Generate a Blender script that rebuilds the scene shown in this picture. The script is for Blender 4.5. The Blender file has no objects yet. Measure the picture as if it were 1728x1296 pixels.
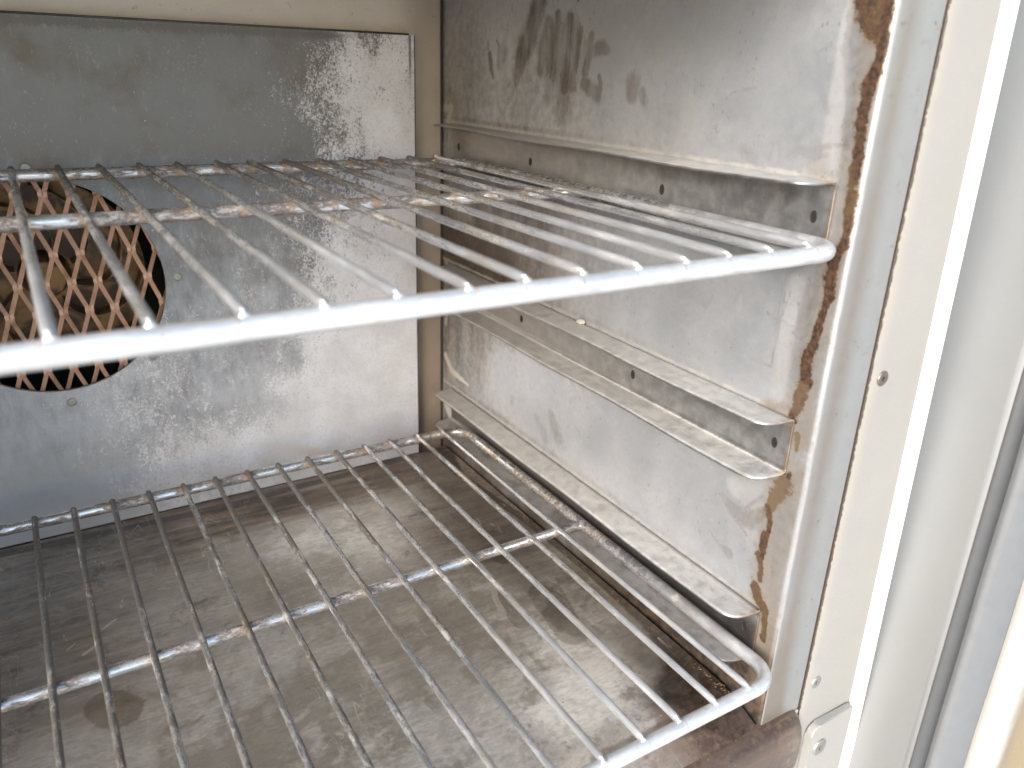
import bpy, bmesh, math, random
import numpy as np
from mathutils import Vector, Matrix
random.seed(7); RNG = np.random.RandomState(5)
SC = bpy.context.scene
COL = SC.collection

# ---------------------------------------------------------------- camera, sky, sun, exposure
cam_d = bpy.data.cameras.new("camera"); cam = bpy.data.objects.new("camera", cam_d); COL.objects.link(cam)
RX, RY, RZ = Vector((0.8527, -0.5214, 0.0326)), Vector((-0.1663, -0.3301, -0.9292)), Vector((0.4953, 0.7869, -0.3682))
RZ.normalize(); RX = (RX - RZ * RX.dot(RZ)).normalized(); RY = RZ.cross(RX)
m = Matrix((( RX.x, -RY.x, -RZ.x, -0.3202), (RX.y, -RY.y, -RZ.y, -0.2240), (RX.z, -RY.z, -RZ.z, 0.3277), (0, 0, 0, 1)))
cam.matrix_world = m
cam_d.sensor_width = 36.0; cam_d.lens = 1341.44 / 1728 * 36
cam_d.clip_start = 0.01; cam_d.clip_end = 3000
cam_d.dof.use_dof = True; cam_d.dof.focus_distance = 0.50; cam_d.dof.aperture_fstop = 10.0
SC.camera = cam

SUN_EL, SUN_AZ = math.radians(21), math.atan2(-1.0, -1.22)      # where the sun stands, seen from the oven
w = bpy.data.worlds.new("World"); SC.world = w; w.use_nodes = True
wn = w.node_tree; sky = wn.nodes.new("ShaderNodeTexSky"); sky.sky_type = 'NISHITA'; sky.sun_disc = False
sky.sun_elevation = SUN_EL; sky.sun_rotation = math.pi / 2 - SUN_AZ; sky.air_density = 1.0; sky.dust_density = 1.0; sky.ozone_density = 1.0
wn.links.new(sky.outputs[0], wn.nodes["Background"].inputs[0]); wn.nodes["Background"].inputs[1].default_value = 0.115
sun_d = bpy.data.lights.new("sun", 'SUN'); sun_d.energy = 1.7; sun_d.angle = math.radians(28); sun_d.color = (1.0, 0.985, 0.965)
sun = bpy.data.objects.new("sun", sun_d); COL.objects.link(sun)
to_sun = Vector((math.cos(SUN_AZ) * math.cos(SUN_EL), math.sin(SUN_AZ) * math.cos(SUN_EL), math.sin(SUN_EL)))
sun.rotation_euler = to_sun.to_track_quat('Z', 'Y').to_euler(); sun.location = to_sun * 5
SC.view_settings.view_transform = 'Standard'; SC.view_settings.look = 'None'
SC.view_settings.exposure = 1.92; SC.view_settings.gamma = 1.0
SC.render.engine = 'CYCLES'
SC.cycles.use_denoising = True
SC.cycles.max_bounces = 10; SC.cycles.diffuse_bounces = 5; SC.cycles.glossy_bounces = 5
SC.cycles.sample_clamp_indirect = 6.0; SC.cycles.blur_glossy = 0.5

# ---------------------------------------------------------------- where dirt, and some painted light and shade, lies on the sheets (metres on each sheet)
# strokes: (centre line, half widths, strength); fields: (a, b, amount)
W_STAIN = [([(0.2514, 0.3491), (0.2459, 0.3273)], [0.01174, 0.01291], 0.8), ([(0.2311, 0.3488), (0.2319, 0.324)], [0.01252, 0.01328], 0.75), ([(0.2421, 0.3237), (0.2334, 0.3056)], [0.01374, 0.01178], 0.6), ([(0.2143, 0.3417), (0.2187, 0.3243)], [0.00631, 0.00557], 0.45), ([(0.2662, 0.3727), (0.2717, 0.3603), (0.2789, 0.3476), (0.2873, 0.3362)], [0.00865, 0.00944, 0.01062, 0.00944], 0.95), ([(0.2873, 0.3362), (0.2914, 0.3264), (0.2933, 0.3185)], [0.00915, 0.00624, 0.00333], 0.9), ([(0.3224, 0.3468), (0.3179, 0.342)], [0.0013, 0.00152], 0.6), ([(0.3354, 0.3462), (0.3343, 0.3413)], [0.00132, 0.00154], 0.6), ([(0.3324, 0.3372), (0.3302, 0.329), (0.3264, 0.3217)], [0.00309, 0.00287, 0.00177], 0.9), ([(0.3134, 0.3373), (0.3156, 0.332)], [0.00732, 0.00646], 0.5), ([(0.2549, 0.357), (0.2593, 0.3419), (0.2624, 0.3277)], [0.00508, 0.00665, 0.00469], 0.75), ([(0.2442, 0.3609), (0.2455, 0.3454), (0.2466, 0.3273)], [0.00384, 0.00652, 0.00652], 0.9), ([(0.2308, 0.3591), (0.2303, 0.3418), (0.2332, 0.3167)], [0.00452, 0.0064, 0.00753], 0.95), ([(0.2185, 0.3513), (0.22, 0.3366), (0.2249, 0.3206)], [0.00334, 0.00483, 0.00668], 0.9), ([(0.207, 0.3485), (0.2087, 0.3366), (0.2127, 0.3279)], [0.00292, 0.00438, 0.00548], 0.85), ([(0.2024, 0.34), (0.1954, 0.3417), (0.1893, 0.34)], [0.00438, 0.00474, 0.00292], 0.7), ([(0.212, 0.321), (0.2034, 0.317), (0.1969, 0.3145)], [0.00488, 0.00488, 0.00488], 0.85), ([(0.1964, 0.3255), (0.1937, 0.3181), (0.1961, 0.3128)], [0.00183, 0.00219, 0.00256], 0.75), ([(0.241, 0.3127), (0.2299, 0.304)], [0.00988, 0.0079], 0.35), ([(0.2491, 0.3236), (0.2515, 0.3104)], [0.00794, 0.00595], 0.4), ([(0.1634, 0.3218), (0.1638, 0.3165)], [0.00694, 0.00625], 0.7), ([(0.1547, 0.3169), (0.1515, 0.3132)], [0.00412, 0.00378], 0.7), ([(0.3023, 0.3182), (0.3046, 0.3158)], [0.0015, 0.00129], 0.45), ([(0.3662, 0.3569), (0.367, 0.3527)], [0.00114, 0.00114], 0.3), ([(0.0858, 0.3197), (0.0789, 0.3216), (0.0694, 0.3231)], [0.00076, 0.00106, 0.00106], 0.45), ([(0.0433, 0.2936), (0.0389, 0.2978), (0.0299, 0.296), (0.0209, 0.3002), (0.0116, 0.3008)], [0.00114, 0.00171, 0.00227, 0.00114, 0.00043], 0.3), ([(0.0402, 0.2958), (0.033, 0.2946), (0.0216, 0.2957)], [0.0007, 0.00113, 0.00141], 0.25), ([(0.0522, 0.1031), (0.0421, 0.0982), (0.0309, 0.098), (0.0214, 0.109)], [0.00239, 0.00513, 0.00581, 0.00239], 0.55), ([(0.0377, 0.099), (0.0257, 0.1157)], [0.00167, 0.001], 0.35), ([(0.0595, 0.0765), (0.0489, 0.0714), (0.0425, 0.0702)], [0.00053, 0.00088, 0.00389], 0.4), ([(0.0436, 0.0943), (0.0303, 0.0879)], [0.00085, 0.00051], 0.3), ([(0.2183, 0.0713), (0.2275, 0.0848)], [0.00672, 0.00403], 0.35), ([(0.283, 0.0778), (0.2837, 0.0733)], [0.00339, 0.00291], 0.35), ([(0.2473, 0.0745), (0.2336, 0.0623)], [0.00371, 0.00464], 0.3), ([(0.0639, 0.1936), (0.0479, 0.1884), (0.0338, 0.1888)], [0.00065, 0.00113, 0.00065], 0.35), ([(0.0346, 0.2321), (0.0335, 0.2075)], [0.00059, 0.00074], 0.22), ([(0.0287, 0.2305), (0.0323, 0.2126)], [0.00044, 0.00044], 0.22), ([(0.0405, 0.2151), (0.0214, 0.2126)], [0.00061, 0.00061], 0.22), ([(0.0334, 0.2354), (0.0316, 0.2206), (0.0336, 0.1881)], [0.00044, 0.00059, 0.00044], 0.2), ([(0.0363, 0.3388), (0.03, 0.3424), (0.0257, 0.34)], [0.00054, 0.00054, 0.0004], 0.22), ([(0.0372, 0.34), (0.0323, 0.3264), (0.0245, 0.3141)], [0.00134, 0.00188, 0.00134], 0.16)]
W_RUST = [([(0.0134, 0.3617), (0.0085, 0.3503), (0.0044, 0.3434)], [0.00814, 0.00651, 0.00407], 0.8), ([(0.0047, 0.3602), (0.0041, 0.348), (0.0035, 0.3393)], [0.00299, 0.00259, 0.0024], 1.0), ([(0.0035, 0.3393), (0.0044, 0.3324), (0.0061, 0.3271), (0.006, 0.3164)], [0.00163, 0.00265, 0.00366, 0.00265], 1.0), ([(0.0066, 0.3163), (0.0054, 0.3029), (0.0044, 0.2878)], [0.00295, 0.00295, 0.00273], 0.9), ([(0.005, 0.2903), (0.0046, 0.2748), (0.0036, 0.2616)], [0.00323, 0.0028, 0.00194], 0.72), ([(0.0042, 0.2587), (0.0075, 0.2498), (0.0079, 0.2413)], [0.00289, 0.00355, 0.00378], 1.0), ([(0.0079, 0.2413), (0.0071, 0.2329), (0.0085, 0.2237)], [0.00364, 0.00274, 0.00228], 1.0), ([(0.0085, 0.2237), (0.0104, 0.2097), (0.0119, 0.2016)], [0.00232, 0.00255, 0.00395], 0.95), ([(0.0123, 0.2015), (0.0118, 0.1891), (0.0089, 0.1886)], [0.00407, 0.00335, 0.00216], 1.0), ([(0.0112, 0.1894), (0.0126, 0.1786), (0.0143, 0.1688)], [0.00313, 0.00385, 0.0029], 0.66), ([(0.0161, 0.1682), (0.0129, 0.1655)], [0.00174, 0.00124], 0.9), ([(0.0101, 0.159), (0.0092, 0.151)], [0.00174, 0.00124], 0.55), ([(0.0108, 0.1365), (0.0108, 0.1344)], [0.00177, 0.00151], 1.0), ([(0.0123, 0.1305), (0.0156, 0.1208), (0.0193, 0.1108)], [0.00535, 0.00459, 0.0028], 0.6), ([(0.02, 0.1123), (0.0173, 0.1046), (0.0179, 0.0949)], [0.0021, 0.00184, 0.00131], 0.75), ([(0.0197, 0.0957), (0.0191, 0.0884), (0.0193, 0.0806)], [0.00187, 0.00266, 0.00213], 0.85), ([(0.0212, 0.0811), (0.0183, 0.0754), (0.0176, 0.0669)], [0.00244, 0.0019, 0.0019], 0.7), ([(0.0195, 0.0609), (0.0161, 0.055), (0.0109, 0.0504)], [0.00301, 0.00384, 0.00274], 0.7), ([(0.0102, 0.0468), (0.0082, 0.0319)], [0.00218, 0.00163], 0.7)]
W_OCHRE = [([(0.01, 0.3594), (0.0072, 0.3318), (0.0084, 0.3001), (0.0059, 0.2665), (0.0083, 0.2383), (0.0116, 0.2017), (0.0101, 0.1573)], [0.00864, 0.0074, 0.00691, 0.0074, 0.00864, 0.00987, 0.00864], 0.55), ([(0.0115, 0.1362), (0.0136, 0.1065), (0.0134, 0.0764), (0.0088, 0.0397), (0.0025, 0.0067)], [0.01081, 0.01236, 0.01081, 0.01081, 0.01236], 0.5), ([(0.0249, 0.288), (0.0162, 0.2784)], [0.00688, 0.0055], 0.35), ([(0.0294, 0.1663), (0.0175, 0.1659)], [0.00622, 0.00467], 0.5), ([(0.0322, 0.0445), (0.0141, 0.0442)], [0.0045, 0.00519], 0.5)]
W_CREAM = [([(0.0219, 0.361), (0.0232, 0.3507), (0.022, 0.3316), (0.0209, 0.3118), (0.018, 0.294)], [0.00253, 0.00329, 0.00431, 0.00557, 0.00633], 0.28), ([(0.0206, 0.2911), (0.0315, 0.2872)], [0.00543, 0.00272], 0.3), ([(0.0258, 0.2342), (0.0281, 0.2091), (0.0258, 0.1843), (0.0294, 0.1663)], [0.00581, 0.00581, 0.00523, 0.00436], 0.25), ([(0.0447, 0.113), (0.0243, 0.1193), (0.0274, 0.0914)], [0.0067, 0.00837, 0.0067], 0.22), ([(0.4061, 0.2956), (0.3932, 0.2972), (0.3996, 0.2852)], [0.00348, 0.00298, 0.00397], 0.6), ([(0.4031, 0.0763), (0.3909, 0.0656), (0.3586, 0.0623)], [0.00333, 0.00389, 0.00167], 0.75), ([(0.4029, 0.0281), (0.3929, 0.0196), (0.3631, 0.0164)], [0.00398, 0.00739, 0.00454], 0.75), ([(0.4032, 0.1081), (0.3997, 0.1204)], [0.00219, 0.00273], 0.4), ([(0.4034, 0.1663), (0.3919, 0.158)], [0.00212, 0.00212], 0.5)]
W_PATCH = [([(0.0206, 0.3552), (0.0145, 0.3412), (0.0135, 0.3341)], [0.00305, 0.00839, 0.00635], 0.8), ([(0.0159, 0.3341), (0.0139, 0.3196), (0.0113, 0.3024)], [0.00514, 0.00283, 0.00334], 0.6), ([(0.0162, 0.2306), (0.0187, 0.2119)], [0.00572, 0.00429], 0.6), ([(0.0063, 0.1104), (0.0055, 0.0659)], [0.0072, 0.00469], 0.45)]
P_SCALE_LIGHT = [(-0.2983, 0.3165, 0), (-0.2937, 0.3442, 0.02), (-0.2483, 0.3067, 0), (-0.2438, 0.3397, 0), (-0.1695, 0.3199, 0.02), (-0.1673, 0.3433, 0), (-0.126, 0.3292, 0.12), (-0.1337, 0.3448, 0.08), (-0.1077, 0.3359, 0.45), (-0.0995, 0.3176, 0.6), (-0.0797, 0.3391, 0.75), (-0.0802, 0.3265, 0.8), (-0.056, 0.3229, 0.9), (-0.062, 0.2877, 0.9), (-0.1011, 0.2877, 0.42), (-0.0862, 0.3008, 0.75), (-0.13, 0.2706, 0.12), (-0.1608, 0.2753, 0.05), (-0.2148, 0.2719, 0.02), (-0.271, 0.2727, 0.03), (-0.0405, 0.3406, 0.7), (-0.1072, 0.3453, 0.3), (-0.0699, 0.347, 0.35), (-0.083, 0.2609, 0.55), (-0.042, 0.2646, 0.95), (-0.2196, 0.2308, 0.05), (-0.1716, 0.2014, 0.06), (-0.1242, 0.2166, 0.3), (-0.1042, 0.2295, 0.4), (-0.0854, 0.2047, 0.72), (-0.0432, 0.2019, 0.97), (-0.2141, 0.1687, 0.1), (-0.1518, 0.162, 0.14), (-0.113, 0.1579, 0.6), (-0.0971, 0.1713, 0.85), (-0.0669, 0.1319, 1), (-0.2235, 0.1966, 0.12), (-0.2366, 0.12, 0.32), (-0.2425, 0.1065, 0.38), (-0.2115, 0.1113, 0.2), (-0.1748, 0.1106, 0.12), (-0.1466, 0.101, 0.25), (-0.1257, 0.1135, 0.7), (-0.1164, 0.0963, 0.95), (-0.0901, 0.0921, 1), (-0.0397, 0.0842, 0.85), (-0.3463, 0.0925, 0.05), (-0.3395, 0.0677, 0.05), (-0.3139, 0.086, 0.2), (-0.3009, 0.069, 0.12), (-0.2786, 0.0839, 0.36), (-0.2672, 0.0768, 0.42), (-0.2513, 0.0686, 0.34), (-0.2293, 0.0693, 0.25), (-0.2021, 0.0691, 0.15), (-0.1821, 0.081, 0.15), (-0.1692, 0.0627, 0.3), (-0.1488, 0.0696, 0.72), (-0.1188, 0.053, 1), (-0.0639, 0.0423, 0.95), (-0.0406, 0.0319, 0.85), (-0.2095, 0.1305, 0.15), (-0.3271, 0.0256, 0.03), (-0.3545, 0.0228, 0.02), (-0.2859, 0.0305, 0.22), (-0.3101, 0.0056, 0.1), (-0.2704, 0.0524, 0.3), (-0.2513, 0.0325, 0.5), (-0.2199, 0.0305, 0.7), (-0.1868, 0.0284, 0.85), (-0.2451, 0.0096, 0.75), (-0.1938, 0.0569, 0.35), (-0.1468, 0.025, 1), (-0.0931, 0.019, 1), (-0.0409, 0.0138, 0.8)]
FL_DARK = [(-0.3619, 0.3633, 0.55), (-0.3357, 0.3659, 0.62), (-0.2975, 0.3538, 0.7), (-0.2551, 0.3585, 0.8), (-0.2172, 0.368, 0.85), (-0.1958, 0.3779, 0.9), (-0.1616, 0.3595, 0.95), (-0.1289, 0.3647, 0.9), (-0.0942, 0.3703, 0.95), (-0.0807, 0.3757, 0.95), (-0.062, 0.3657, 0.75), (-0.0277, 0.3877, 0.5), (-0.1452, 0.3188, 0.3), (-0.135, 0.2933, 0.12), (-0.162, 0.2984, 0.08), (-0.1929, 0.2878, 0.2), (-0.0962, 0.3134, 0.3), (-0.0706, 0.322, 0.45), (-0.0616, 0.2948, 0.6), (-0.0615, 0.2736, 0.65), (-0.3643, 0.2776, 0.6), (-0.3227, 0.2953, 0.6), (-0.2727, 0.2604, 0.5), (-0.2268, 0.2572, 0.42), (-0.1699, 0.2496, 0.25), (-0.3666, 0.1958, 0.55), (-0.318, 0.1831, 0.45), (-0.3448, 0.2249, 0.55), (-0.2679, 0.1931, 0.4), (-0.2798, 0.1369, 0.25), (-0.2134, 0.1933, 0.35), (-0.2345, 0.1257, 0.3), (-0.1534, 0.2015, 0.4), (-0.1728, 0.1456, 0.4), (-0.179, 0.0893, 0.25), (-0.1058, 0.1536, 0.4), (-0.0951, 0.2085, 0.45), (-0.0495, 0.2006, 0.6), (-0.0493, 0.2183, 0.75), (-0.087, 0.1099, 0.3), (-0.1395, 0.0926, 0.3), (-0.0503, 0.1297, 0.4), (-0.0573, 0.1714, 0.4), (-0.0637, 0.0784, 0.05), (-0.0573, 0.0573, 0.05), (-0.1015, 0.0503, 0.1), (-0.02, 0.0853, 0.4), (-0.0189, 0.0472, 0.5), (-0.0167, 0.1411, 0.65), (-0.0392, 0.0253, 0.8), (-0.0172, 0.0236, 0.95), (-0.0149, 0.0115, 1), (-0.1061, 0.0219, 0.55), (-0.0716, 0.0137, 0.7), (-0.0203, 0.0017, 0.95)]
FL_CREAM = [(-0.3619, 0.3633, 0.1), (-0.2975, 0.3538, 0.05), (-0.2066, 0.3729, 0.05), (-0.1289, 0.3647, 0.05), (-0.1452, 0.3188, 0.35), (-0.1634, 0.2944, 0.4), (-0.0807, 0.3757, 0.05), (-0.0323, 0.4043, 0.5), (-0.0286, 0.361, 0.55), (-0.0875, 0.3088, 0.2), (-0.2727, 0.2604, 0.15), (-0.3666, 0.1958, 0.2), (-0.3538, 0.1699, 0.45), (-0.3084, 0.144, 0.35), (-0.2625, 0.1179, 0.4), (-0.2134, 0.1933, 0.1), (-0.2172, 0.1365, 0.25), (-0.2135, 0.0899, 0.45), (-0.1634, 0.1228, 0.2), (-0.0869, 0.1878, 0.45), (-0.086, 0.1642, 0.4), (-0.0882, 0.1369, 0.4), (-0.1263, 0.1319, 0.15), (-0.1013, 0.0878, 0.45), (-0.0993, 0.0593, 0.9), (-0.0637, 0.0784, 0.95), (-0.0542, 0.0556, 0.9), (-0.0672, 0.0988, 0.8), (-0.04, 0.11, 0.6), (-0.0464, 0.1498, 0.5), (-0.0633, 0.0337, 0.8), (-0.0419, 0.0375, 0.5), (-0.0975, 0.0333, 0.7), (-0.1305, 0.0426, 0.5), (-0.0207, 0.0728, 0.5), (-0.024, 0.0167, 0.15), (-0.0102, 0.0307, 0.2), (-0.0455, 0.2072, 0.1)]
FL_RUST = [(-0.3619, 0.3633, 0.3), (-0.2975, 0.3538, 0.4), (-0.2154, 0.3369, 0.15), (-0.1452, 0.3188, 0.1), (-0.0892, 0.3554, 0.25), (-0.0304, 0.3822, 0.8), (-0.0064, 0.4053, 0.7), (-0.0242, 0.3457, 0.6), (-0.0616, 0.2948, 0.4), (-0.2727, 0.2604, 0.15), (-0.3206, 0.1871, 0.75), (-0.3285, 0.1994, 0.3), (-0.3208, 0.1603, 0.1), (-0.2851, 0.1913, 0.2), (-0.2134, 0.1933, 0.05), (-0.1524, 0.1464, 0.05), (-0.0683, 0.1696, 0.15), (-0.0464, 0.1498, 0.3), (-0.04, 0.11, 0.4), (-0.094, 0.0669, 0.3), (-0.126, 0.0495, 0.5), (-0.0844, 0.0508, 0.35), (-0.0834, 0.0301, 0.7), (-0.0603, 0.032, 0.6), (-0.0421, 0.0322, 0.85), (-0.02, 0.0307, 0.9), (-0.0244, 0.0685, 0.6), (-0.0189, 0.0472, 0.8), (-0.0227, 0.1004, 0.5), (-0.0183, 0.0082, 0.8), (-0.0338, 0.0068, 0.9), (-0.1485, 0.0438, 0.3), (-0.2135, 0.0899, 0.05), (-0.0762, 0.0737, 0.05)]
WL_BROWN_SHADE = [(0.396, 0.364, 0.35), (0.3853, 0.3247, 0.4), (0.3551, 0.3036, 0.5), (0.3953, 0.2925, 0.6), (0.3124, 0.3499, 0.18), (0.2928, 0.2984, 0.5), (0.2, 0.2985, 0.4), (0.2062, 0.3518, 0.08), (0.1486, 0.3354, 0.08), (0.1278, 0.297, 0.45), (0.0816, 0.3359, 0.06), (0.0585, 0.3148, 0.05), (0.0733, 0.2911, 0.2), (0.0372, 0.3461, 0.1), (0.0254, 0.2906, 0.2), (0.3832, 0.1861, 0.95), (0.351, 0.1723, 1), (0.3023, 0.1685, 1), (0.3838, 0.2264, 0.6), (0.26, 0.1831, 0.8), (0.2624, 0.2136, 0.75), (0.1898, 0.2113, 0.5), (0.1871, 0.1877, 0.4), (0.13, 0.2094, 0.25), (0.0821, 0.2208, 0.15), (0.0419, 0.2303, 0.15), (0.1258, 0.1806, 0.12), (0.053, 0.1817, 0.08), (0.0228, 0.1918, 0.3), (0.3936, 0.0966, 0.75), (0.3492, 0.1153, 0.65), (0.359, 0.0792, 0.55), (0.2978, 0.0892, 0.2), (0.2535, 0.0998, 0.12), (0.2266, 0.0753, 0.3), (0.2779, 0.0702, 0.25), (0.1754, 0.0871, 0.12), (0.1134, 0.0966, 0.1), (0.0613, 0.1009, 0.1), (0.1712, 0.0512, 0.1), (0.1074, 0.056, 0.25), (0.0549, 0.0638, 0.2), (0.0356, 0.063, 0.3), (0.1645, 0.1097, 0.15), (0.0664, -0.0242, 1.2), (0.021, -0.0169, 1.3), (0.0102, 0.0006, 1.2), (0.0398, -0.0227, 1.3), (0.0953, -0.0258, 1.1), (0.3802, -0.0251, 0.85), (0.3228, -0.0229, 0.85), (0.2435, -0.0286, 0.9), (0.1624, -0.0246, 0.9), (0.096, -0.0214, 1), (0.0405, -0.0187, 1), (0.0106, -0.0219, 1), (0.0007, -0.0136, 0.95), (0.0039, 0.0141, 0.9), (0.0037, 0.0351, 0.7), (0.0071, 0.0529, 0.55), (0.0053, 0.0852, 0.5), (0.0067, 0.1315, 0.5), (0.0096, 0.1641, 0.5), (0.0065, 0.233, 0.45), (0.0026, 0.288, 0.45), (0.0041, 0.3457, 0.5)]
FL_STAIN = [([(-0.3232, 0.1912), (-0.318, 0.1831)], [0.01246, 0.01347], 0.55), ([(-0.0756, 0.1737), (-0.0782, 0.1382)], [0.00543, 0.00627], 0.35), ([(-0.0463, 0.1575), (-0.0556, 0.1119)], [0.01257, 0.01048], 0.5), ([(-0.1514, 0.3596), (-0.1104, 0.3572)], [0.00848, 0.00998], 0.6), ([(-0.0807, 0.3757), (-0.079, 0.3597)], [0.01336, 0.01336], 0.6), ([(-0.1674, 0.2566), (-0.1963, 0.2481)], [0.01298, 0.01081], 0.12)]
FL_BURN_SHADE = [([(-0.0257, 0.4184), (-0.0097, 0.3924), (-0.0171, 0.3419)], [0.00754, 0.00986, 0.00406], 0.95), ([(-0.0171, 0.3419), (-0.0063, 0.2437), (-0.0038, 0.1584), (-0.0018, 0.0887), (-0.0023, 0.0439)], [0.00377, 0.0035, 0.00377, 0.00915, 0.02152], 0.95), ([(-0.0088, 0.0475), (-0.0072, 0.0263), (-0.0104, 0.0011)], [0.02026, 0.02211, 0.01105], 1.0), ([(-0.0276, 0.0378), (-0.0234, 0.0271)], [0.01601, 0.01423], 0.85), ([(-0.0271, 0.0184), (-0.014, 0.0032)], [0.01034, 0.00862], 0.9), ([(-0.1021, 0.0219), (-0.0573, 0.0202), (-0.024, 0.0167)], [0.00478, 0.00542, 0.00797], 0.55), ([(-0.0553, 0.2171), (-0.0514, 0.206)], [0.00676, 0.00586], 0.75), ([(-0.3724, 0.3903), (-0.2938, 0.3844), (-0.2043, 0.3825), (-0.121, 0.387), (-0.0376, 0.3929)], [0.00479, 0.00479, 0.00522, 0.00435, 0.00305], 0.75)]
FL_FLECK = [([(-0.3391, 0.2522), (-0.3342, 0.257)], [0.00055, 0.00073], 0.8), ([(-0.3307, 0.2432), (-0.3226, 0.2492)], [0.00091, 0.00128], 1.0), ([(-0.3181, 0.2635), (-0.3089, 0.2707)], [0.00076, 0.00095], 0.7), ([(-0.3052, 0.2784), (-0.303, 0.2902)], [0.00039, 0.00059], 0.6), ([(-0.2901, 0.252), (-0.2878, 0.2534)], [0.00077, 0.00077], 0.8), ([(-0.2807, 0.2915), (-0.2728, 0.2879)], [0.00062, 0.00062], 0.6), ([(-0.0741, 0.1847), (-0.0805, 0.1687), (-0.0838, 0.1519)], [0.00255, 0.00212, 0.00255], 0.7), ([(-0.0888, 0.1358), (-0.091, 0.125)], [0.00234, 0.00195], 0.6), ([(-0.0802, 0.1825), (-0.0696, 0.1798)], [0.00168, 0.00168], 0.5), ([(-0.2838, 0.3646), (-0.2779, 0.3595)], [0.00068, 0.00068], 0.5), ([(-0.2055, 0.2454), (-0.214, 0.2002)], [0.00041, 0.00041], 0.3), ([(-0.2871, 0.1803), (-0.2847, 0.172), (-0.287, 0.163), (-0.2897, 0.162)], [0.00034, 0.00034, 0.00034, 0.00034], 0.5), ([(-0.1833, 0.2488), (-0.1867, 0.2199)], [0.00042, 0.00042], 0.4), ([(-0.1376, 0.1782), (-0.1397, 0.1555)], [0.0004, 0.0004], 0.3)]

# ---------------------------------------------------------------- helpers
def lin(r, g, b):
    f = lambda c: (c / 255 / 12.92) if c <= 10 else ((c / 255 + .055) / 1.055) ** 2.4
    return (f(r), f(g), f(b), 1)

def strokes(A, B, S):
    shape = np.zeros(len(A)); stren = np.zeros(len(A))
    for pts, ws, st in S:
        for i in range(max(1, len(pts) - 1)):
            (a0, b0), (a1, b1) = pts[i], pts[min(i + 1, len(pts) - 1)]
            w0, w1 = ws[i], ws[min(i + 1, len(ws) - 1)]
            da, db = a1 - a0, b1 - b0; L = da * da + db * db + 1e-12
            t = np.clip(((A - a0) * da + (B - b0) * db) / L, 0, 1)
            d = np.hypot(A - a0 - t * da, B - b0 - t * db) / (w0 + (w1 - w0) * t)
            s = np.clip(1.5 - d, 0, 1)
            better = (s > shape + 1e-6) | ((np.abs(s - shape) < 1e-6) & (st > stren))
            stren = np.where(better, st, stren); shape = np.maximum(shape, s)
    return shape, stren

def field(A, B, P, power=3.2):
    num = np.zeros(len(A)); den = np.zeros(len(A))
    for a, b, v in P:
        d = ((A - a) ** 2 + (B - b) ** 2 + 2e-5) ** (-power / 2)
        num += d * v; den += d
    return num / den

def grid_mesh(name, pos, keep=None):
    """pos: array (n, m, 3)"""
    n, m_, _ = pos.shape
    idx = np.arange(n * m_).reshape(n, m_)
    q = np.stack([idx[:-1, :-1], idx[1:, :-1], idx[1:, 1:], idx[:-1, 1:]], -1).reshape(-1, 4)
    if keep is not None:
        k = keep.reshape(-1); q = q[k[q].any(1)]
    co = pos.reshape(-1, 3)
    me = bpy.data.meshes.new(name)
    me.vertices.add(len(co)); me.vertices.foreach_set("co", co.astype(np.float32).ravel())
    me.loops.add(q.size); me.loops.foreach_set("vertex_index", q.astype(np.int32).ravel())
    me.polygons.add(len(q)); me.polygons.foreach_set("loop_start", np.arange(0, q.size, 4, dtype=np.int32))
    me.polygons.foreach_set("loop_total", np.full(len(q), 4, dtype=np.int32))
    me.polygons.foreach_set("use_smooth", np.ones(len(q), dtype=bool))
    me.update(calc_edges=True)
    return me

def setattr_(me, name, arr):
    a = me.attributes.new(name, 'FLOAT', 'POINT'); a.data.foreach_set("value", np.asarray(arr, dtype=np.float32))

def link(name, me, mat=None, parent=None):
    o = bpy.data.objects.new(name, me); COL.objects.link(o)
    if mat is not None and len(me.materials) == 0: me.materials.append(mat)
    if parent is not None: o.parent = parent
    return o

def thing(name, label, cat, group=None):
    o = bpy.data.objects.new(name, None); COL.objects.link(o); o.empty_display_size = .05
    o['label'] = label; o['category'] = cat
    if group: o['group'] = group
    return o

def bm_obj(name, bm, mat, parent, smooth=False, bevel=0):
    if bevel:
        bmesh.ops.bevel(bm, geom=[e for e in bm.edges], offset=bevel, segments=2, affect='EDGES', profile=.5, clamp_overlap=True)
    bmesh.ops.recalc_face_normals(bm, faces=bm.faces)
    me = bpy.data.meshes.new(name); bm.to_mesh(me); bm.free()
    if smooth:
        for p in me.polygons: p.use_smooth = True
    return link(name, me, mat, parent)

def add_box(bm, x0, x1, y0, y1, z0, z1):
    v = [bm.verts.new(p) for p in ((x0,y0,z0),(x1,y0,z0),(x1,y1,z0),(x0,y1,z0),(x0,y0,z1),(x1,y0,z1),(x1,y1,z1),(x0,y1,z1))]
    for f in ((0,3,2,1),(4,5,6,7),(0,1,5,4),(1,2,6,5),(2,3,7,6),(3,0,4,7)): bm.faces.new([v[i] for i in f])
    return v

def add_prism(bm, poly, fn0, fn1):
    """poly: list of 2D points, fn0/fn1 map them to the two end caps"""
    a = [bm.verts.new(fn0(*p)) for p in poly]; b = [bm.verts.new(fn1(*p)) for p in poly]
    n = len(poly)
    for i in range(n): bm.faces.new((a[i], a[(i+1)%n], b[(i+1)%n], b[i]))
    bm.faces.new(a[::-1]); bm.faces.new(b)

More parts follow.
